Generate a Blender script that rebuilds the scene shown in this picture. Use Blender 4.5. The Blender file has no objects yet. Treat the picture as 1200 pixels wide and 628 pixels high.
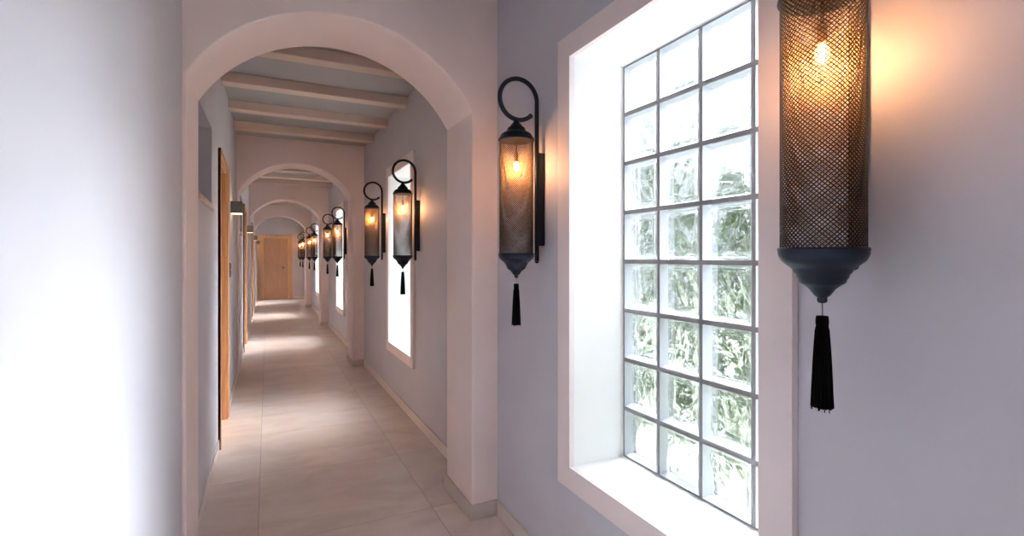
import bpy, bmesh, math, random
from mathutils import Vector, noise
random.seed(7)
C = bpy.context.scene.collection
PI = math.pi

# ---------------------------------------------------------------- dimensions (metres)
XR, XL = 1.172, -0.335            # faces of the right and left wall
JR, JL = 1.018, -0.320            # inner faces of the arch piers
ZC = 2.945                        # ceiling
ARCH = [2.592, 6.935, 11.33, 15.84]
AT = 0.44                         # arch thickness
YB, YE = -3.2, 19.35             # back wall and end wall
WINC = [1.350, 4.900, 9.370, 13.86, 18.02, -1.40]   # the last one is added unseen behind the camera to light the near wall
WW, WZ0, WZ1 = 0.455, 0.5615, 2.303   # half width, sill and head of each window opening
FB = 0.094                        # frame band
BAYS = [a + AT for a in ARCH]     # rear face of each arch

# ---------------------------------------------------------------- materials
def new_mat(name):
    m = bpy.data.materials.new(name); m.use_nodes = True
    nt = m.node_tree; b = nt.nodes['Principled BSDF']
    return m, nt, b

def node(nt, kind, **kw):
    n = nt.nodes.new(kind)
    for k, v in kw.items():
        if k.startswith('i_'):
            n.inputs[k[2:].replace('_', ' ')].default_value = v
        else:
            setattr(n, k, v)
    return n

def bump(nt, b, height, strength, dist):
    bp = node(nt, 'ShaderNodeBump'); bp.inputs['Strength'].default_value = strength
    bp.inputs['Distance'].default_value = dist
    nt.links.new(height, bp.inputs['Height']); nt.links.new(bp.outputs['Normal'], b.inputs['Normal'])
    return bp

def ramp(nt, src, stops):
    r = node(nt, 'ShaderNodeValToRGB')
    el = r.color_ramp.elements
    while len(el) < len(stops): el.new(0.5)
    for e, (p, c) in zip(el, stops):
        e.position = p; e.color = (*c, 1)
    nt.links.new(src, r.inputs['Fac'])
    return r

def plaster(name, col, rough=0.75, amt=0.05, scale=90):
    m, nt, b = new_mat(name)
    tc = node(nt, 'ShaderNodeTexCoord')
    n1 = node(nt, 'ShaderNodeTexNoise'); n1.inputs['Scale'].default_value = 2.2; n1.inputs['Detail'].default_value = 4
    nt.links.new(tc.outputs['Object'], n1.inputs['Vector'])
    lo = tuple(c * 0.965 for c in col); hi = tuple(min(1, c * 1.03) for c in col)
    r = ramp(nt, n1.outputs['Fac'], [(0.3, lo), (0.7, hi)])
    nt.links.new(r.outputs['Color'], b.inputs['Base Color'])
    n2 = node(nt, 'ShaderNodeTexNoise'); n2.inputs['Scale'].default_value = scale; n2.inputs['Detail'].default_value = 3
    nt.links.new(tc.outputs['Object'], n2.inputs['Vector'])
    bump(nt, b, n2.outputs['Fac'], amt, 0.004)
    b.inputs['Roughness'].default_value = rough
    return m

def plain(name, col, rough=0.5, metal=0.0, var=0.12, scale=40):
    m, nt, b = new_mat(name)
    tc = node(nt, 'ShaderNodeTexCoord')
    n1 = node(nt, 'ShaderNodeTexNoise'); n1.inputs['Scale'].default_value = scale
    nt.links.new(tc.outputs['Object'], n1.inputs['Vector'])
    r = ramp(nt, n1.outputs['Fac'], [(0.3, tuple(c * (1 - var) for c in col)), (0.7, tuple(min(1, c * (1 + var)) for c in col))])
    nt.links.new(r.outputs['Color'], b.inputs['Base Color'])
    b.inputs['Roughness'].default_value = rough; b.inputs['Metallic'].default_value = metal
    return m

def wood(name, col):
    m, nt, b = new_mat(name)
    tc = node(nt, 'ShaderNodeTexCoord'); mp = node(nt, 'ShaderNodeMapping')
    mp.inputs['Scale'].default_value = (14, 14, 0.9)
    nt.links.new(tc.outputs['Object'], mp.inputs['Vector'])
    n1 = node(nt, 'ShaderNodeTexNoise'); n1.inputs['Scale'].default_value = 3; n1.inputs['Detail'].default_value = 6
    nt.links.new(mp.outputs['Vector'], n1.inputs['Vector'])
    r = ramp(nt, n1.outputs['Fac'], [(0.3, tuple(c * 0.82 for c in col)), (0.7, tuple(min(1, c * 1.12) for c in col))])
    nt.links.new(r.outputs['Color'], b.inputs['Base Color'])
    b.inputs['Roughness'].default_value = 0.42
    return m

def floor_mat():
    m, nt, b = new_mat('porcelain_tile')
    L = nt.links.new
    tc = node(nt, 'ShaderNodeTexCoord'); sp = node(nt, 'ShaderNodeSeparateXYZ')
    L(tc.outputs['Object'], sp.inputs['Vector'])
    def M(op, a, bb=None, c=None):
        n = node(nt, 'ShaderNodeMath', operation=op)
        for i, v in enumerate((a, bb, c)):
            if v is None: continue
            if isinstance(v, (int, float)): n.inputs[i].default_value = v
            else: L(v, n.inputs[i])
        return n.outputs[0]
    T = 0.905; TY = 0.88
    fx = M('DIVIDE', M('ADD', sp.outputs['X'], 0.045), T)
    fy = M('DIVIDE', M('ADD', sp.outputs['Y'], -3.70), TY)
    ix = M('FLOOR', fx); iy = M('FLOOR', fy)
    def edge(f):                       # distance to the nearest joint, in tiles
        fr = M('FRACT', f); return M('MINIMUM', fr, M('SUBTRACT', 1.0, fr))
    e = M('MINIMUM', edge(fx), edge(fy))
    joint = M('LESS_THAN', e, 0.0021)
    # per-tile offset so the cloudy pattern breaks at the joints
    cb = node(nt, 'ShaderNodeCombineXYZ'); L(ix, cb.inputs[0]); L(iy, cb.inputs[1])
    wn = node(nt, 'ShaderNodeTexWhiteNoise', noise_dimensions='3D'); L(cb.outputs[0], wn.inputs['Vector'])
    va = node(nt, 'ShaderNodeVectorMath', operation='MULTIPLY_ADD')
    L(wn.outputs['Color'], va.inputs[0]); va.inputs[1].default_value = (9, 9, 9); L(tc.outputs['Object'], va.inputs[2])
    mp = node(nt, 'ShaderNodeMapping'); mp.inputs['Scale'].default_value = (0.8, 1.5, 1); mp.inputs['Rotation'].default_value = (0, 0, 0.25)
    L(va.outputs[0], mp.inputs['Vector'])
    n1 = node(nt, 'ShaderNodeTexNoise'); n1.inputs['Scale'].default_value = 2.6; n1.inputs['Detail'].default_value = 9; n1.inputs['Roughness'].default_value = 0.62
    n1.inputs['Distortion'].default_value = 0.7
    L(mp.outputs[0], n1.inputs['Vector'])
    r = ramp(nt, n1.outputs['Fac'], [(0.25, FLOOR_LO), (0.5, FLOOR_MID), (0.75, FLOOR_HI)])
    tint = node(nt, 'ShaderNodeMix', data_type='RGBA', blend_type='MULTIPLY')
    tint.inputs[0].default_value = 1.0
    L(r.outputs['Color'], tint.inputs[6])
    tv = ramp(nt, wn.outputs['Value'], [(0, (0.94, 0.94, 0.95)), (1, (1.04, 1.03, 1.01))])
    L(tv.outputs['Color'], tint.inputs[7])
    mx = node(nt, 'ShaderNodeMix', data_type='RGBA')
    L(joint, mx.inputs[0]); L(tint.outputs[2], mx.inputs[6]); mx.inputs[7].default_value = (0.43, 0.36, 0.31, 1)
    L(mx.outputs[2], b.inputs['Base Color'])
    rr = node(nt, 'ShaderNodeMapRange'); rr.inputs['To Min'].default_value = 0.30; rr.inputs['To Max'].default_value = 0.44
    L(n1.outputs['Fac'], rr.inputs['Value']); L(rr.outputs[0], b.inputs['Roughness'])
    inv = M('SUBTRACT', 1.0, joint)
    bump(nt, b, inv, 0.4, 0.002)
    return m

FLOOR_LO, FLOOR_MID, FLOOR_HI = (0.58, 0.475, 0.41), (0.73, 0.62, 0.555), (0.82, 0.73, 0.68)

def glass_block_mat():
    m = bpy.data.materials.new('wavy_block_glass'); m.use_nodes = True
    nt = m.node_tree; nt.nodes.clear(); L = nt.links.new
    out = node(nt, 'ShaderNodeOutputMaterial')
    g = node(nt, 'ShaderNodeBsdfGlass'); g.inputs['IOR'].default_value = 1.45; g.inputs['Roughness'].default_value = 0.02
    g.inputs['Color'].default_value = (0.97, 0.985, 0.98, 1)
    t = node(nt, 'ShaderNodeBsdfTransparent'); t.inputs['Color'].default_value = (0.96, 0.98, 0.98, 1)
    mx = node(nt, 'ShaderNodeMixShader'); mx.inputs[0].default_value = 0.62
    L(t.outputs[0], mx.inputs[1]); L(g.outputs[0], mx.inputs[2]); L(mx.outputs[0], out.inputs['Surface'])
    return m

M = {}
M['wall'] = plaster('lavender_grey_paint', (0.575, 0.558, 0.60), 0.62, 0.04)
M['arch'] = plaster('warm_white_plaster', (0.85, 0.725, 0.68), 0.7, 0.05)
M['frame'] = plaster('warm_white_frame', (0.83, 0.735, 0.715), 0.55, 0.03)
M['reveal'] = plaster('white_reveal', (0.88, 0.87, 0.85), 0.7, 0.03)
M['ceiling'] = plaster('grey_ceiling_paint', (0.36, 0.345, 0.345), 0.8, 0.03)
M['beam'] = plaster('beam_paint', (0.62, 0.49, 0.415), 0.7, 0.05)
M['floor'] = floor_mat()
M['skirt'] = plain('skirting_tile', (0.60, 0.53, 0.475), 0.4, 0, 0.06, 6)
M['skirtlight'] = plain('pale_skirting_tile', (0.72, 0.63, 0.565), 0.4, 0, 0.05, 6)
M['grout'] = plain('grey_grout', (0.34, 0.325, 0.33), 0.85, 0, 0.06, 60)
M['blockside'] = plain('block_side_white', (0.66, 0.67, 0.72), 0.35, 0, 0.02, 20)
M['glass'] = glass_block_mat()
M['metal'] = plain('blackened_metal', (0.006, 0.012, 0.026), 0.4, 0.2, 0.2, 30)
M['mesh'] = plain('dark_perforated_metal', (0.010, 0.010, 0.013), 0.45, 0.3, 0.15, 60)
M['brass'] = plain('brass_inside', (0.30, 0.20, 0.10), 0.5, 0.5, 0.1, 60)
M['tassel'] = plain('black_silk', (0.003, 0.003, 0.0035), 0.85, 0, 0.3, 200)
for k_ in ('tassel', 'metal', 'mesh'): M[k_].node_tree.nodes['Principled BSDF'].inputs['Specular IOR Level'].default_value = {'tassel': 0.08, 'metal': 0.32, 'mesh': 0.3}[k_]
M['cord'] = plain('grey_cord', (0.10, 0.095, 0.09), 0.7)
M['wood'] = wood('honey_oak', (0.60, 0.335, 0.165))
M['wooddark'] = wood('dimmed_oak', (0.45, 0.25, 0.14))  # same oak, darkened in its colour for the weaker light on the end door
M['woodpale'] = wood('pale_oak', (0.66, 0.50, 0.38))
M['sconce'] = plain('grey_metal_paint', (0.17, 0.155, 0.145), 0.4, 0.3, 0.06)
M['dark'] = plain('dark_pane', (0.05, 0.045, 0.045), 0.25, 0, 0.1)
M['steel'] = plain('brushed_steel', (0.42, 0.40, 0.36), 0.35, 0.9, 0.05)
M['switch'] = plain('black_switch_plastic', (0.03, 0.028, 0.028), 0.4)
M['paving'] = plain('mossy_gravel', (0.22, 0.235, 0.16), 0.85, 0, 0.1, 3)
M['leaf'] = plain('green_leaf', (0.055, 0.085, 0.03), 0.5, 0, 0.5, 9)
M['bark'] = plain('brown_bark', (0.12, 0.085, 0.06), 0.85, 0, 0.3, 25)

def emit(name, col, s):
    m = bpy.data.materials.new(name); m.use_nodes = True
    nt = m.node_tree; nt.nodes.clear()
    o = node(nt, 'ShaderNodeOutputMaterial'); e = node(nt, 'ShaderNodeEmission')
    e.inputs['Color'].default_value = (*col, 1); e.inputs['Strength'].default_value = s
    nt.links.new(e.outputs[0], o.inputs['Surface'])
    return m
BULB = 1080.0
SCONCE = 1.8
M['bulb'] = emit('warm_bulb_glow', (1.0, 0.47, 0.19), BULB)
def bulb_glass():
    m = bpy.data.materials.new('lit_bulb_glass'); m.use_nodes = True
    nt = m.node_tree; nt.nodes.clear(); L = nt.links.new
    o = node(nt, 'ShaderNodeOutputMaterial'); e = node(nt, 'ShaderNodeEmission'); t = node(nt, 'ShaderNodeBsdfTransparent'); mx = node(nt, 'ShaderNodeMixShader')
    e.inputs['Color'].default_value = (1.0, 0.55, 0.24, 1); e.inputs['Strength'].default_value = 12.0; mx.inputs[0].default_value = 0.15
    L(t.outputs[0], mx.inputs[1]); L(e.outputs[0], mx.inputs[2]); L(mx.outputs[0], o.inputs['Surface'])
    return m
M['bulbglass'] = bulb_glass()
M['lampglow'] = emit('warm_lamp_glow', (1.0, 0.62, 0.33), SCONCE)

# ---------------------------------------------------------------- mesh helpers
class MB:
    def __init__(s): s.v = []; s.f = []; s.m = []; s.smooth = []
    def face(s, idx, mi=0, sm=False): s.f.append(tuple(idx)); s.m.append(mi); s.smooth.append(sm)
    def quad(s, a, b, c, d, mi=0):
        n = len(s.v); s.v += [tuple(a), tuple(b), tuple(c), tuple(d)]; s.face((n, n+1, n+2, n+3), mi)
    def box(s, x0, x1, y0, y1, z0, z1, mi=0):
        n = len(s.v)
        s.v += [(x, y, z) for z in (z0, z1) for y in (y0, y1) for x in (x0, x1)]
        for q in ((0,2,3,1),(4,5,7,6),(0,1,5,4),(2,6,7,3),(0,4,6,2),(1,3,7,5)):
            s.face([n+i for i in q], mi)
    def lathe(s, prof, seg=32, cx=0, cy=0, z0=0, mi=0, cap=True, flute=0.0):
        n = len(s.v)
        for r, z in prof:
            for k in range(seg):
                a = 2*PI*k/seg
                rr = r*(1 + (flute if k % 2 else -flute))
                s.v.append((cx+rr*math.cos(a), cy+rr*math.sin(a), z0+z))
        for i in range(len(prof)-1):
            for k in range(seg):
                k2 = (k+1) % seg
                s.face((n+i*seg+k, n+i*seg+k2, n+(i+1)*seg+k2, n+(i+1)*seg+k), mi, flute == 0)
        if cap:
            s.face([n+k for k in range(seg)][::-1], mi)
            m = n+(len(prof)-1)*seg
            s.face([m+k for k in range(seg)], mi)
    def tube(s, pts, r, seg=12, mi=0, up=Vector((0,1,0))):
        n = len(s.v); P = [Vector(p) for p in pts]
        rs = r if isinstance(r, (list, tuple)) else [r]*len(P)
        for i, p in enumerate(P):
            t = (P[min(i+1, len(P)-1)]-P[max(i-1, 0)]).normalized()
            a = t.cross(up)
            if a.length < 1e-4: a = t.cross(Vector((1,0,0)))
            a.normalize(); b = t.cross(a)
            for k in range(seg):
                g = 2*PI*k/seg
                s.v.append(tuple(p + rs[i]*(math.cos(g)*a + math.sin(g)*b)))
        for i in range(len(P)-1):
            for k in range(seg):
                k2 = (k+1) % seg
                s.face((n+i*seg+k, n+i*seg+k2, n+(i+1)*seg+k2, n+(i+1)*seg+k), mi, True)
        s.face([n+k for k in range(seg)][::-1], mi); m = n+(len(P)-1)*seg
        s.face([m+k for k in range(seg)], mi)
    def ball(s, c, r, seg=16, rings=10, sz=1.0, mi=0):
        prof = [(max(r*math.sin(PI*i/rings), 1e-4), -r*sz*math.cos(PI*i/rings)) for i in range(rings+1)]
        s.lathe(prof, seg, c[0], c[1], c[2], mi)
    def build(s, name, mats, parent=None, bevel=0, fix=True):
        me = bpy.data.meshes.new(name); me.from_pydata(s.v, [], s.f)
        if not isinstance(mats, (list, tuple)): mats = [mats]
        for m in mats: me.materials.append(m)
        me.polygons.foreach_set('material_index', s.m)
        me.polygons.foreach_set('use_smooth', s.smooth)
        if fix:
            bm = bmesh.new(); bm.from_mesh(me)
            bmesh.ops.remove_doubles(bm, verts=bm.verts, dist=1e-5)
            bmesh.ops.recalc_face_normals(bm, faces=bm.faces)
            bm.to_mesh(me); bm.free()
        me.update()
        o = bpy.data.objects.new(name, me); C.objects.link(o)
        if parent is not None:
            o.parent = parent
        if bevel:
            md = o.modifiers.new('edge', 'BEVEL'); md.width = bevel; md.segments = 2; md.limit_method = 'ANGLE'; md.angle_limit = 0.7
        return o

def empty(name, loc):
    o = bpy.data.objects.new(name, None); C.objects.link(o); o.location = loc; o.empty_display_size = 0.1
    return o
def tag(o, label, cat, group=None):
    o['label'] = label; o['category'] = cat
    if group: o['group'] = group
    return o
def structure(o, label=None, cat=None):
    o['kind'] = 'structure'
    if label: o['label'] = label
    if cat: o['category'] = cat
    return o
def copy_tree(o, parent=None):
    c = o.copy(); C.objects.link(c)
    if parent is not None: c.parent = parent
    for ch in [x for x in bpy.data.objects if x.parent == o]:
        copy_tree(ch, c)
    return c

def holed_wall(xa, xb, y0, y1, z0, z1, holes):
    """slab between x=xa and x=xb with rectangular holes (y0,y1,z0,z1)"""
    ys = sorted({y0, y1, *[h[0] for h in holes], *[h[1] for h in holes]})
    zs = sorted({z0, z1, *[h[2] for h in holes], *[h[3] for h in holes]})
    def solid(i, j):
        if i < 0 or j < 0 or i >= len(ys)-1 or j >= len(zs)-1: return False
        cy, cz = (ys[i]+ys[i+1])/2, (zs[j]+zs[j+1])/2
        return not any(h[0] < cy < h[1] and h[2] < cz < h[3] for h in holes)
    b = MB()
    for i in range(len(ys)-1):
        for j in range(len(zs)-1):
            if not solid(i, j): continue
            a, c, d, e = ys[i], ys[i+1], zs[j], zs[j+1]
            for x in (xa, xb): b.quad((x,a,d),(x,c,d),(x,c,e),(x,a,e))
            if not solid(i-1, j): b.quad((xa,a,d),(xb,a,d),(xb,a,e),(xa,a,e))
            if not solid(i+1, j): b.quad((xa,c,d),(xb,c,d),(xb,c,e),(xa,c,e))
            if not solid(i, j-1): b.quad((xa,a,d),(xb,a,d),(xb,c,d),(xa,c,d))
            if not solid(i, j+1): b.quad((xa,a,e),(xb,a,e),(xb,c,e),(xa,c,e))
    return b

# ---------------------------------------------------------------- room shell
RB, LB = 1.535, -0.66             # outer faces of the two long walls
LINE = 0.012                      # thickness of the reveal lining
b = MB(); b.box(LB, RB, YB-0.15, YE+0.15, -0.12, 0.0)
structure(b.build('floor', M['floor']), 'polished beige porcelain tile floor of the corridor', 'floor')
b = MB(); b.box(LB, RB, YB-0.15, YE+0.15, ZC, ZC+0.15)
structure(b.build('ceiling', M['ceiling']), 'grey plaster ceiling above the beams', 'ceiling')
holes = [(c-WW-LINE, c+WW+LINE, WZ0-LINE, WZ1+LINE) for c in WINC]
structure(holed_wall(XR, RB, YB, YE, 0, ZC, holes).build('wall_right', M['wall']), 'lavender grey wall on the right with glass block windows', 'wall')
# left wall: a high recessed opening and a door in every bay beyond the first arch
NICHE = (0.09, 0.855, 1.785, 2.310)
DOOR = (1.385, 2.150, 0.0, 2.215)
holes = []
for y in BAYS:
    holes += [(y+NICHE[0], y+NICHE[1], NICHE[2], NICHE[3]), (y+DOOR[0], y+DOOR[1], DOOR[2], DOOR[3])]
structure(holed_wall(LB, XL, YB, YE, 0, ZC, holes).build('wall_left', M['wall']), 'lavender grey wall on the left with oak doors', 'wall')
b = MB(); b.box(LB, RB, YE, YE+0.15, 0, ZC)
structure(b.build('wall_end', M['wall']), 'grey wall closing the far end of the corridor', 'wall')
b = MB(); b.box(LB, RB, YB-0.15, YB, 0, ZC)
structure(b.build('wall_back', M['wall']), 'lavender grey wall closing the near end of the corridor', 'wall')

# ---------------------------------------------------------------- arches
ZS, ZA = 2.252, 2.645
HC = (JR-JL)/2; CX = (JR+JL)/2; RISE = ZA-ZS
RAD = (HC*HC+RISE*RISE)/(2*RISE)
A0 = math.asin(HC/RAD)
SK, SKH = 0.014, 0.083            # skirting thickness and height
ordinal = ['first', 'second', 'third', 'fourth', 'fifth']
for i, y in enumerate(ARCH):
    n = 40
    pts = [(JL, 0)] + [(CX+RAD*math.sin(-A0+2*A0*k/n), ZA-RAD+RAD*math.cos(-A0+2*A0*k/n)) for k in range(n+1)] + [(JR, 0)]
    bm = bmesh.new()
    e = 0.0005
    def V(x, yy, z): return bm.verts.new((x, yy, z))
    rows = {}
    for s, yy in ((0, y), (1, y+AT)):
        inner = [V(px, yy, pz) for px, pz in pts]
        top = [V(px, yy, ZC-e) for px, pz in pts[1:-1]]
        rows[s] = (inner, top, V(XL+e, yy, 0), V(XL+e, yy, ZS), V(XL+e, yy, ZC-e), V(XR-e, yy, 0), V(XR-e, yy, ZS), V(XR-e, yy, ZC-e))
        inn, tp, l0, l1, l2, r0, r1, r2 = rows[s]
        F = [[l0, inn[0], inn[1], l1], [l1, inn[1], tp[0], l2], [inn[-1], r0, r1, inn[-2]], [inn[-2], r1, r2, tp[-1]]]
        for k in range(n): F.append([inn[1+k], inn[2+k], tp[k+1], tp[k]])
        for f in F: bm.faces.new(f if s == 0 else f[::-1])
    ia, ib = rows[0][0], rows[1][0]
    for k in range(len(ia)-1):
        f = bm.faces.new([ia[k], ib[k], ib[k+1], ia[k+1]])
        f.smooth = 1 <= k <= n
    bm.edges.ensure_lookup_table()
    ed = []
    for arr in (ia, ib):
        for k in range(len(arr)-1): ed.append(bm.edges.get((arr[k], arr[k+1])))
    bmesh.ops.bevel(bm, geom=ed, offset=0.009, segments=3, profile=0.5, affect='EDGES', clamp_overlap=True)
    bmesh.ops.recalc_face_normals(bm, faces=bm.faces)
    me = bpy.data.meshes.new('arch'); bm.to_mesh(me); bm.free(); me.materials.append(M['arch'])
    o = bpy.data.objects.new('arch', me); C.objects.link(o)
    structure(o, f'warm white plaster archway, {ordinal[i]} one along the corridor', 'arch')
    o['group'] = 'plaster archways along the corridor'
    b = MB()
    b.box(JR-SK, XR-0.001, y-SK, y+AT+SK, 0, SKH)
    b.build('baseboard', M['skirt'], o, 0.003)

# skirting on the long walls
def skirting(name, x0, x1, spans, label):
    b = MB()
    for a, c in spans: b.box(x0, x1, a, c, 0, SKH-0.002)
    return structure(b.build(name, M['skirtlight']), label, 'baseboard')
edges = [YB] + [v for a in ARCH for v in (a-SK-0.001, a+AT+SK+0.001)] + [YE]
skirting('baseboard_right', XR-0.012, XR-0.0005, [(edges[k], edges[k+1]) for k in range(0, len(edges), 2)], 'beige tile skirting along the right wall')
sp = [(YB, ARCH[0]-0.001)]
for k, y in enumerate(BAYS):
    nx = ARCH[k+1] if k+1 < len(ARCH) else YE
    sp += [(y+0.001, y+DOOR[0]-0.07), (y+DOOR[1]+0.07, nx-0.001)]
skirting('baseboard_left', XL+0.0005, XL+0.010, sp, 'beige tile skirting along the left wall')
skirting('baseboard_end', 0.86, XR-0.013, [(YE-0.012, YE-0.0005)], 'beige tile skirting on the end wall')

# ceiling beams, four in every bay beyond the first arch
k = 0
for bi, y in enumerate(BAYS):
    end = ARCH[bi+1] if bi+1 < len(ARCH) else YE
    for off in (0.79, 1.59, 2.40, 3.20):
        if y+off+0.13 > end-0.05: continue
        bb = MB(); bb.box(XL+0.001, XR-0.001, y+off, y+off+0.13, ZC-0.083, ZC-0.0005)
        o = bb.build('ceiling_beam', M['beam'], None, 0.006)
        structure(o, f'pale painted ceiling beam crossing the {ordinal[bi+1]} bay', 'beam')
        o['group'] = f'ceiling beams in the {ordinal[bi+1]} bay'

# ---------------------------------------------------------------- glass block windows
COLS, ROWS = 4, 8
PY, PZ = 0.2225, (WZ1-WZ0)/ROWS
JT = 0.0175                       # joint width
GX0, GX1 = 1.430, 1.508           # inner and outer face of the blocks
def block_mesh(seed, fine):
    """glass: rim, bevel and a cloudy wavy field on both faces; sides: the white edges of the block"""
    rnd = random.Random(seed)
    b = MB()
    N = 26 if fine else 9
    for ci in range(COLS):
        for ri in range(ROWS):
            y1 = WW-0.006-ci*PY-JT/2-0.0006; y0 = y1-(PY-JT)+0.0012
            z0 = WZ0+ri*PZ+JT/2+0.0006; z1 = z0+PZ-JT-0.0012
            ox, oy = rnd.uniform(0, 50), rnd.uniform(0, 50)
            flip = rnd.choice((-1, 1))
            for side, X in ((0, GX0), (1, GX1)):
                sgn = 1 if side == 0 else -1
                n0 = len(b.v)
                for i in range(N+1):
                    for j in range(N+1):
                        u, v = i/N, j/N
                        ed = min(u, 1-u, v, 1-v)
                        # raised rim, dished shoulder, wavy field
                        prof = 0.0 if ed < 0.035 else (0.007*min(1, (ed-0.035)/0.06))
                        w = max(0.0, min(1.0, (ed-0.10)/0.05))
                        p = Vector((u*2.0+v*flip*1.2+ox, v*1.2+oy+side*7, u*0.9))
                        h = noise.noise(p)+0.4*noise.noise(p*2.1+Vector((5, 3, 1)))
                        b.v.append((X+sgn*(prof+WAVE*w*h), y0+(y1-y0)*u, z0+(z1-z0)*v))
                for i in range(N):
                    for j in range(N):
                        a = n0+i*(N+1)+j
                        q = (a, a+N+1, a+N+2, a+1)
                        b.face(q if side else q[::-1], 0, True)
                if side == 0: nf = n0
            # side walls joining the rims
            per = [(i, 0) for i in range(N)]+[(N, j) for j in range(N)]+[(i, N) for i in range(N, 0, -1)]+[(0, j) for j in range(N, 0, -1)]
            for q in range(len(per)):
                i1, j1 = per[q]; i2, j2 = per[(q+1) % len(per)]
                a, c = i1*(N+1)+j1, i2*(N+1)+j2
                b.face((nf+a, nf+c, n0+c, n0+a), 1)
    return b
WAVE = 0.0075
def grout_mesh():
    b = MB()
    x0, x1 = GX0+0.005, GX1-0.005
    ytop = WW-0.006
    # vertical joints and edges
    ye = [WW] + [ytop-ci*PY for ci in range(COLS+1)] + [-WW]
    b.box(x0, x1, ytop-JT/2, WW, WZ0, WZ1)
    for ci in range(1, COLS): b.box(x0, x1, ytop-ci*PY-JT/2, ytop-ci*PY+JT/2, WZ0, WZ1)
    b.box(x0, x1, -WW, ytop-COLS*PY+JT/2, WZ0, WZ1)
    for ci in range(COLS):
        ya, yb = ytop-(ci+1)*PY+JT/2, ytop-ci*PY-JT/2
        for ri in range(ROWS+1):
            za = max(WZ0, WZ0+ri*PZ-JT/2); zb = min(WZ1, WZ0+ri*PZ+JT/2)
            b.box(x0, x1, ya, yb, za, zb)
    return b
win_labels = ['large glass block window nearest the camera, between the two biggest lanterns',
              'white-lit window behind the lantern pair just past the first arch',
              'narrow bright window just past the second arch',
              'sliver of bright window seen past the third arch',
              'sliver of bright window seen past the fourth arch',
              'added unseen glass block window behind the camera, lighting the near wall']
fine_me = None
for i, c in enumerate(WINC):
    b = MB()
    xf = 1.1494
    y0, y1, z0, z1 = -WW, WW, WZ0, WZ1
    b.box(xf, XR-0.0005, y0-FB, y0, z0-FB, z1+FB); b.box(xf, XR-0.0005, y1, y1+FB, z0-FB, z1+FB)
    b.box(xf, XR-0.0005, y0, y1, z1, z1+FB); b.box(xf, XR-0.0005, y0, y1, z0-FB, z0)
    w = b.build(f'window_{i+1}' if i < 5 else 'window_10', M['frame'])
    w.location = (0, c, 0)
    structure(w, win_labels[i], 'window')
    r = MB()
    L_ = LINE-0.001
    xa, xb = XR, RB-0.002
    r.box(xa, xb, y0-L_, y0, z0-L_, z1+L_); r.box(xa, xb, y1, y1+L_, z0-L_, z1+L_)
    r.box(xa, xb, y0, y1, z1, z1+L_)
    r.build('reveal', M['reveal'], w)
    s = MB(); s.box(xa-0.0, xb, y0, y1, z0-L_, z0)
    s.build('sill', M['reveal'], w)
    if i == 0:
        g = block_mesh(3, True).build('glass_blocks', [M['glass'], M['blockside']], w)
        gr = grout_mesh().build('grout_grid', M['grout'], w)
    elif i == 1:
        far_g = block_mesh(5, False).build('glass_blocks', [M['glass'], M['blockside']], w)
        gr2 = gr.copy(); C.objects.link(gr2); gr2.parent = w
    else:
        for src in (far_g, gr):
            d = src.copy(); C.objects.link(d); d.parent = w

# ---------------------------------------------------------------- left wall: high openings and doors
for i, y in enumerate(BAYS):
    b = MB()
    a, c, z0, z1 = y+NICHE[0], y+NICHE[1], NICHE[2], NICHE[3]
    b.box(XL-0.305, XL-0.295, a+0.001, c-0.001, z0+0.001, z1-0.001)
    w = b.build(f'window_{6+i}', M['dark'])
    structure(w, f'dark high recessed window in the left wall of the {ordinal[i+1]} bay', 'window')
    s = MB(); s.box(XL-0.29, XL+0.014, a+0.001, c+0.018, z0-0.026, z0+0.001)
    # sill board: lies in the bottom of the recess with a nosing on the wall face
    s = MB(); s.box(XL-0.292, XL+0.001, a+0.001, c-0.001, z0+0.0005, z0+0.012); s.box(XL+0.0008, XL+0.014, a-0.02, c+0.02, z0-0.02, z0+0.012)
    s.build('sill', M['woodpale'], w, 0.002)

for i, y in enumerate(BAYS):
    a, c, z1 = y+DOOR[0], y+DOOR[1], DOOR[3]
    b = MB()
    CW, PR = 0.062, 0.016
    # lining inside the opening
    xi = LB+0.10
    b.box(xi, XL+0.001, a+0.0005, a+0.022, 0.001, z1-0.0005); b.box(xi, XL+0.001, c-0.022, c-0.0005, 0.001, z1-0.0005)
    b.box(xi, XL+0.001, a+0.022, c-0.022, z1-0.022, z1-0.0005)
    # casing on the wall face, with a raised outer bead
    for o_, t in ((0.0, PR), (CW*0.62, PR+0.006)):
        w_ = CW-o_
        b.box(XL+0.0005, XL+t, a-CW, a-o_+0.006 if o_ == 0 else a-o_, 0.001, z1+CW)
        b.box(XL+0.0005, XL+t, c+o_-0.006 if o_ == 0 else c+o_, c+CW, 0.001, z1+CW)
        b.box(XL+0.0005, XL+t, a-CW, c+CW, z1+o_-0.006 if o_ == 0 else z1+o_, z1+CW)
    d = b.build(f'door_{i+1}', M['wood'], None, 0)
    structure(d, f'honey oak door frame and recessed door on the left of the {ordinal[i+1]} bay', 'door')
    l = MB(); l.box(xi+0.0, xi+0.04, a+0.0225, c-0.0225, 0.004, z1-0.0225)
    lf = l.build('door_leaf', M['wood'], d, 0.002)
    h = MB(); hy = c-0.085
    h.box(xi+0.0405, xi+0.046, hy-0.02, hy+0.02, 0.95, 1.15); h.tube([(xi+0.045, hy, 1.06), (xi+0.085, hy, 1.06), (xi+0.09, hy-0.03, 1.06), (xi+0.09, hy-0.12, 1.06)], 0.009, 10, up=Vector((0,0,1)))
    h.build('handle', M['steel'], lf)

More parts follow.
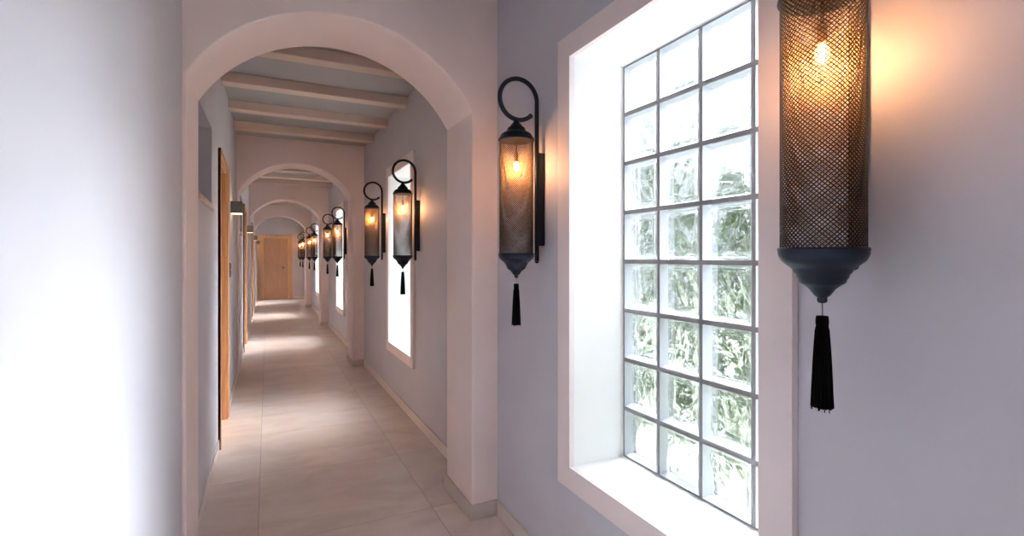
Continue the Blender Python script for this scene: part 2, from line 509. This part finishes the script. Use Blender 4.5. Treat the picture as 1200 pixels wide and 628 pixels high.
# end door
b = MB()
dx0, dx1, dz = -0.125, 0.655, 2.135
fw = 0.135
b.box(dx0-fw, dx0, YE-0.055, YE-0.0005, 0.001, dz+0.10); b.box(dx1, dx1+fw, YE-0.055, YE-0.0005, 0.001, dz+0.10); b.box(dx0, dx1, YE-0.055, YE-0.0005, dz, dz+0.10)
b.box(dx0-fw*0.45, dx0-fw*0.15, YE-0.066, YE-0.05, 0.001, dz+0.06); b.box(dx1+fw*0.15, dx1+fw*0.45, YE-0.066, YE-0.05, 0.001, dz+0.06)
d = b.build('door_5', M['wood']); structure(d, 'oak door in a wide frame closing the far end of the corridor', 'door')
l = MB(); l.box(dx0+0.007, dx1-0.007, YE-0.018, YE-0.0008, 0.008, dz-0.008)
l.box(dx0+0.10, dx1-0.10, YE-0.022, YE-0.0175, 0.22, dz-0.12)
lf = l.build('door_leaf', M['wooddark'], d, 0.003)
h = MB(); h.tube([(dx1-0.16, YE-0.0225, 1.10), (dx1-0.16, YE-0.030, 1.10)], 0.045, 20, up=Vector((0,0,1))); h.ball((dx1-0.16, YE-0.06, 1.10), 0.026)
h.build('door_knob', M['sconce'], lf)

# ---------------------------------------------------------------- wall lanterns
# local frame: origin on the wall at the lantern's height 0, x = 0 at the wall face (minus into the corridor)
AX = 1.026-XR                     # lantern axis
PX = 1.1335-XR                    # bracket post
RM = 0.0775                       # shade radius
ZT, ZBm = 1.988, 1.466            # shade top and bottom
def shade_mesh():
    na = 50
    p = 2*PI*RM/na
    nr = 57; q = (ZT-ZBm+0.006)/nr
    z00 = ZBm-0.003
    th = 0.0011
    tip, mid = 0.79, 0.645
    b = MB()
    def put(s, z, r): a = s/RM; return (AX+r*math.cos(a), r*math.sin(a), z)
    cells = []
    for i in range(na):
        for j in range(nr):
            cells.append((i*p, z00+(j+0.5)*q)); 
            if j < nr-1: cells.append(((i+0.5)*p, z00+(j+1)*q))
    dirs = [(0.5,0),(0.25,0.25),(0,0.5),(-0.25,0.25),(-0.5,0),(-0.25,-0.25),(0,-0.5),(0.25,-0.25)]
    for s, z in cells:
        n = len(b.v)
        for layer, r in ((0, RM), (1, RM-th)):
            for k, (du, dv) in enumerate(dirs): b.v.append(put(s+du*p, z+dv*q, r))
            for k, (du, dv) in enumerate(dirs):
                f = tip if k % 2 == 0 else mid
                b.v.append(put(s+du*p*f, z+dv*q*f, r))
        for k in range(8):
            k2 = (k+1) % 8
            b.face((n+k, n+k2, n+8+k2, n+8+k), 0)
            b.face((n+16+k2, n+16+k, n+24+k, n+24+k2), 1)
            b.face((n+8+k, n+8+k2, n+24+k2, n+24+k), 0)
    return b

def make_lantern():
    t = empty('wall_lantern', (XR, 0, 0))
    b = MB(); b.box(-0.035, -0.0005, -0.011, 0.011, 1.505, 1.940)
    b.build('back_plate', M['metal'], t, 0.005)
    # post rising into an open ring, ball at the end
    rc = 0.0965; cx, cz = PX-rc, 2.176
    pts = [(PX, 0, 1.433), (PX, 0, 1.6), (PX, 0, 1.9), (PX, 0, 2.10)]
    for k in range(0, 41):
        a = math.radians(0+312*k/40)
        rr = rc-0.004*(k/40)
        pts.append((cx+rr*math.cos(a), 0, cz+rr*math.sin(a)))
    b = MB(); b.tube(pts, 0.0105, 14); e = pts[-1]; b.ball(e, 0.0125, 14, 8)
    b.ball((PX, 0, 1.433), 0.0105, 14, 8)
    for z in (1.58, 1.86): b.tube([(PX, 0, z), (-0.034, 0, z)], 0.006, 10)
    b.build('bracket', M['metal'], t)
    top = [(0.0005, -0.004), (0.0775, -0.004), (0.0875, -0.004), (0.0885, 0.0), (0.0875, 0.006), (0.083, 0.009), (0.081, 0.016), (0.074, 0.026), (0.062, 0.034), (0.050, 0.038), (0.0465, 0.041), (0.0455, 0.050),
           (0.042, 0.056), (0.034, 0.060), (0.0315, 0.064), (0.026, 0.070), (0.017, 0.080), (0.0125, 0.088), (0.009, 0.094), (0.006, 0.0975)]
    b = MB(); b.lathe([(q_*0.935, z_) for q_, z_ in top], 40, AX, 0, ZT); b.build('top_cap', M['metal'], t)
    shade_mesh().build('perforated_shade', [M['mesh'], M['brass']], t, 0, fix=False)
    bot = [(0.0005, 0.003), (0.0835, 0.003), (0.0875, 0.004), (0.0885, 0.0), (0.0872, -0.004), (0.0878, -0.007), (0.0860, -0.013), (0.081, -0.022), (0.070, -0.031), (0.0615, -0.037), (0.0585, -0.040), (0.0560, -0.046),
           (0.0515, -0.050), (0.0495, -0.057), (0.0460, -0.061), (0.0445, -0.067), (0.0365, -0.072), (0.027, -0.079), (0.0205, -0.087), (0.0155, -0.094), (0.0110, -0.097), (0.0095, -0.099), (0.0105, -0.103), (0.0085, -0.108), (0.002, -0.110)]
    b = MB(); b.lathe([(q_*0.935, z_) for q_, z_ in bot[::-1]], 40, AX, 0, ZBm); b.build('bottom_cap', M['metal'], t)
    zt = 1.331
    b = MB(); b.tube([(AX, 0, ZBm-0.108), (AX+0.001, 0, 1.34), (AX+0.001, 0, zt-0.002)], 0.0011, 8); b.build('cord', M['cord'], t)
    b = MB()
    prof = [(0.003, 0.0), (0.0105, -0.001), (0.0115, -0.012), (0.0108, -0.022), (0.0125, -0.03), (0.0145, -0.06), (0.0165, -0.10), (0.0185, -0.15), (0.0200, -0.188)]
    b.lathe(prof, 36, AX, 0, zt, flute=0.07)
    rnd = random.Random(4)
    for k in range(40):              # loose strand ends
        a = rnd.uniform(0, 2*PI); r = 0.0195*math.sqrt(rnd.random())
        x, y = AX+r*math.cos(a), r*math.sin(a)
        b.tube([(x, y, zt-0.17), (x*1.0+0.0015*math.cos(a), y+0.0015*math.sin(a), zt-0.188-rnd.uniform(0.001, 0.008))], 0.0011, 5)
    b.build('tassel', M['tassel'], t)
    b = MB(); b.lathe([(0.008, 0.0), (0.0095, 0.003), (0.0095, 0.04), (0.004, 0.046), (0.003, 0.096)], 20, AX, 0, 1.889); b.build('bulb_socket', M['brass'], t)
    b = MB(); b.lathe([(0.0004, -0.026), (0.006, -0.024), (0.0115, -0.016), (0.0145, -0.004), (0.0135, 0.006), (0.010, 0.014), (0.0075, 0.0175)], 14, AX, 0, 1.871)
    gb = b.build('bulb', M['bulbglass'], t)
    b = MB(); b.tube([(AX, 0, 1.853), (AX, 0, 1.862), (AX, 0, 1.877), (AX, 0, 1.884)], [0.0025, 0.0042, 0.0042, 0.0025], 10); b.build('filament', M['bulb'], gb)
    return t
LG = 'perforated metal lanterns along the right wall'
lan = [(WINC[0]-0.701, 'black perforated lantern nearest the camera, to the right of the glass block window'),
       (WINC[0]+0.712, 'black perforated lantern between the glass block window and the first arch'),
       (WINC[1]-0.69, 'lit lantern in front of the second window, nearer of that pair'),
       (WINC[1]+0.70, 'lit lantern beyond the second window, beside the second arch pier'),
       (WINC[2]-0.75, 'lit lantern in front of the third window, nearer of that pair'),
       (WINC[2]+0.75, 'lit lantern beyond the third window, beside the third arch pier'),
       (WINC[3]-0.80, 'small lit lantern just past the third arch, nearer of that pair'),
       (WINC[3]+0.85, 'small lit lantern before the fourth arch, farther of that pair'),
       (WINC[4]-0.50, 'tiny lit lantern just past the fourth arch, nearer of the last pair'),
       (WINC[4]+0.90, 'tiny lit lantern beside the end wall, farthest of all lanterns')]
proto = make_lantern()
for i, (y, lab) in enumerate(lan):
    o = proto if i == 0 else copy_tree(proto)
    o.location = (XR, y, 0)
    tag(o, lab, 'wall lamp', LG)

# ---------------------------------------------------------------- box lamps and switch on the left wall
def make_sconce():
    t = empty('wall_light', (XL, 0, 0))
    z0, z1, dp, ln = 1.900, 2.018, 0.105, 0.26
    b = MB()
    th = 0.004
    b.box(0.0005, th, 0, ln, z0, z1); b.box(dp-th, dp, 0, ln, z0, z1)
    b.box(th, dp-th, 0, th, z0, z1); b.box(th, dp-th, ln-th, ln, z0, z1)
    b.build('housing', M['sconce'], t)
    for z in (z0+0.004, z1-0.008):
        b = MB(); b.box(th, dp-th, th, ln-th, z, z+0.004); b.build('diffuser', M['lampglow'], t)
    return t
SG = 'grey box lamps along the left wall'
slab = ['grey box wall lamp beside the nearest oak door, largest on the left wall',
        'grey box wall lamp on the left wall just before the third arch',
        'small grey box wall lamp on the left wall before the fourth arch',
        'smallest grey box wall lamp, beside the door at the far end']
ps = make_sconce()
for i, y in enumerate(BAYS):
    o = ps if i == 0 else copy_tree(ps)
    o.location = (XL, y+2.74, 0); tag(o, slab[i], 'wall lamp', SG)
t = empty('light_switch', (XL, BAYS[0]+2.62, 0)); tag(t, 'slim dark switch plate on the left wall beside the nearest door', 'switch')
b = MB(); b.box(0.0005, 0.009, -0.035, 0.035, 1.255, 1.400); b.build('plate', M['switch'], t, 0.002)
for z in (1.275, 1.335):
    b = MB(); b.box(0.0092, 0.012, -0.022, 0.022, z, z+0.048); b.build('rocker', M['switch'], t, 0.001)

# ---------------------------------------------------------------- outside
b = MB(); b.box(RB+0.001, 14.0, -10, 30, -0.25, -0.10)
structure(b.build('ground', M['paving']), 'mossy gravel ground outside the glass block windows', 'ground')
def shrub(x, y, h, w, seed, n, label):
    rnd = random.Random(seed)
    t = empty('shrub', (x, y, -0.10))
    s = MB(); f = MB()
    for k in range(9):
        a = 2*PI*k/9+rnd.uniform(-0.3, 0.3); l = rnd.uniform(0.55, 0.95)*h
        p1 = Vector((0.04*math.cos(a), 0.04*math.sin(a), 0.0)); p2 = Vector((w*0.4*math.cos(a), w*0.4*math.sin(a), l*0.55)); p3 = Vector((w*0.7*math.cos(a), w*0.7*math.sin(a), l))
        s.tube([p1, p2, p3], [0.016, 0.010, 0.004], 6)
    for k in range(n):
        a = rnd.uniform(0, 2*PI); z = h*(0.08+0.92*rnd.random()); r = w*math.sqrt(rnd.random())*(0.75+0.35*math.sin(PI*z/h))
        c = Vector((r*math.cos(a), r*math.sin(a), z))
        d = Vector((rnd.uniform(-1, 1), rnd.uniform(-1, 1), rnd.uniform(-0.4, 0.9))).normalized()
        u = d.cross(Vector((rnd.uniform(-1, 1), rnd.uniform(-1, 1), rnd.uniform(-1, 1)))).normalized()
        nn = d.cross(u); L_ = rnd.uniform(0.05, 0.10); W_ = L_*0.36
        i0 = len(f.v)
        f.v += [tuple(c), tuple(c+d*L_*0.45+u*W_+nn*0.006), tuple(c+d*L_), tuple(c+d*L_*0.45-u*W_+nn*0.006), tuple(c+d*L_*0.5-nn*0.004)]
        f.face((i0, i0+1, i0+4)); f.face((i0+1, i0+2, i0+4)); f.face((i0+2, i0+3, i0+4)); f.face((i0+3, i0, i0+4))
    s.build('stems', M['bark'], t); f.build('foliage', M['leaf'], t, fix=False)
    tag(t, label, 'shrub', 'shrubs outside the glass block window')
shrub(2.55, 1.55, 1.95, 0.36, 11, 2600, 'green shrub seen blurred through the right columns of glass blocks')
shrub(2.75, 2.52, 2.15, 0.36, 12, 2600, 'green shrub seen blurred through the middle columns of glass blocks')
def tree(x, y, seed, label):
    rnd = random.Random(seed)
    t = empty('tree', (x, y, -0.10)); s = MB(); f = MB()
    s.tube([(0, 0, 0), (0.05, 0.03, 1.2), (0, 0.1, 2.4), (0.08, 0.05, 3.6), (0.05, 0, 4.8)], [0.10, 0.085, 0.07, 0.045, 0.015], 10)
    for k in range(26):
        z = rnd.uniform(1.7, 4.6); a = rnd.uniform(0, 2*PI); L_ = rnd.uniform(0.8, 1.7)*(1-0.35*abs(z-3.2)/1.6)
        P = [Vector((0.04, 0.05, z)), Vector((0.5*L_*math.cos(a), 0.5*L_*math.sin(a), z+0.25*L_)), Vector((L_*math.cos(a+0.2), L_*math.sin(a+0.2), z+0.6*L_))]
        s.tube(P, [0.028, 0.016, 0.005], 6)
        for j in range(130):
            q = rnd.uniform(0.25, 1.05); c = P[0].lerp(P[1], min(1, q*2)) if q < 0.5 else P[1].lerp(P[2], (q-0.5)*2)
            c = c+Vector((rnd.gauss(0, 0.13), rnd.gauss(0, 0.13), rnd.gauss(0, 0.13)))
            d = Vector((rnd.uniform(-1, 1), rnd.uniform(-1, 1), rnd.uniform(-0.8, 0.6))).normalized()
            u = d.cross(Vector((rnd.uniform(-1, 1), rnd.uniform(-1, 1), 0.3))).normalized(); l = rnd.uniform(0.07, 0.13)
            i0 = len(f.v); f.v += [tuple(c), tuple(c+d*l*0.45+u*l*0.3), tuple(c+d*l), tuple(c+d*l*0.45-u*l*0.3), tuple(c+d*l*0.5-d.cross(u)*0.006)]
            f.face((i0, i0+1, i0+4)); f.face((i0+1, i0+2, i0+4)); f.face((i0+2, i0+3, i0+4)); f.face((i0+3, i0, i0+4))
    for q in (s, f): q.v = [(a*1.25, b_*1.25, c*1.5) for a, b_, c in q.v]
    s.build('trunk', M['bark'], t); f.build('foliage', M['leaf'], t, fix=False)
    tag(t, label, 'tree')
tree(5.8, 6.0, 31, 'leafy tree beyond the shrubs, seen blurred through the upper glass blocks')
shrub(2.60, 3.50, 2.0, 0.36, 13, 2600, 'green shrub seen blurred through the left columns of glass blocks')

# ---------------------------------------------------------------- sky, portals, camera
SUN_AZ = math.radians(5)
# veiled sky: even cloud, brighter round the hidden sun
SUN_EL, SKY_BASE, SKY_PEAK = math.radians(32), 0.50, 146.0
w = bpy.data.worlds.new('overcast_sky'); bpy.context.scene.world = w; w.use_nodes = True
bg = w.node_tree.nodes['Background']
bg.inputs['Color'].default_value = (0.845, 0.91, 1.0, 1)
wt = w.node_tree; tcw = node(wt, 'ShaderNodeTexCoord')
dt = node(wt, 'ShaderNodeVectorMath', operation='DOT_PRODUCT'); wt.links.new(tcw.outputs['Generated'], dt.inputs[0])
dt.inputs[1].default_value = (math.cos(SUN_EL)*math.cos(SUN_AZ), math.cos(SUN_EL)*math.sin(SUN_AZ), math.sin(SUN_EL))
mx0 = node(wt, 'ShaderNodeMath', operation='MAXIMUM'); wt.links.new(dt.outputs['Value'], mx0.inputs[0]); mx0.inputs[1].default_value = 0.0
pw = node(wt, 'ShaderNodeMath', operation='POWER'); wt.links.new(mx0.outputs[0], pw.inputs[0]); pw.inputs[1].default_value = 30.0
ma = node(wt, 'ShaderNodeMath', operation='MULTIPLY_ADD'); wt.links.new(pw.outputs[0], ma.inputs[0]); ma.inputs[1].default_value = SKY_PEAK; ma.inputs[2].default_value = SKY_BASE
wt.links.new(ma.outputs[0], bg.inputs['Strength'])
for i, c in enumerate(WINC):
    ld = bpy.data.lights.new('window_portal', 'AREA'); ld.shape = 'RECTANGLE'; ld.size = WZ1-WZ0; ld.size_y = 2*WW
    ld.cycles.is_portal = True
    lo = bpy.data.objects.new('window_portal', ld); C.objects.link(lo)
    lo.location = (RB+0.01, c, (WZ0+WZ1)/2)
    lo.rotation_euler = (0, PI/2, 0)    # -Z axis of the lamp looks to -X

cam = bpy.data.cameras.new('camera'); co = bpy.data.objects.new('camera', cam); C.objects.link(co)
cam.sensor_width = 36.0; cam.sensor_fit = 'HORIZONTAL'
cam.lens = 588.2/1200*36.0
cam.shift_y = (301.8-314.0)/1200
cam.clip_start = 0.02; cam.clip_end = 200
co.location = (0, 0, 1.45); co.rotation_euler = (PI/2, 0, -0.4533)
sc = bpy.context.scene; sc.camera = co

vs = sc.view_settings
sc.display_settings.display_device = 'sRGB'
vs.view_transform = 'Standard'; vs.look = 'None'; vs.exposure = 1.32; vs.gamma = 1.0; vs.use_curve_mapping = False
cy = sc.cycles
cy.max_bounces = 14; cy.diffuse_bounces = 8; cy.glossy_bounces = 8; cy.transmission_bounces = 10; cy.transparent_max_bounces = 24
cy.caustics_refractive = True; cy.caustics_reflective = False
cy.sample_clamp_indirect = 12.0; cy.blur_glossy = 0.6
cy.use_denoising = True
try: cy.denoiser = 'OPENIMAGEDENOISE'
except Exception: pass
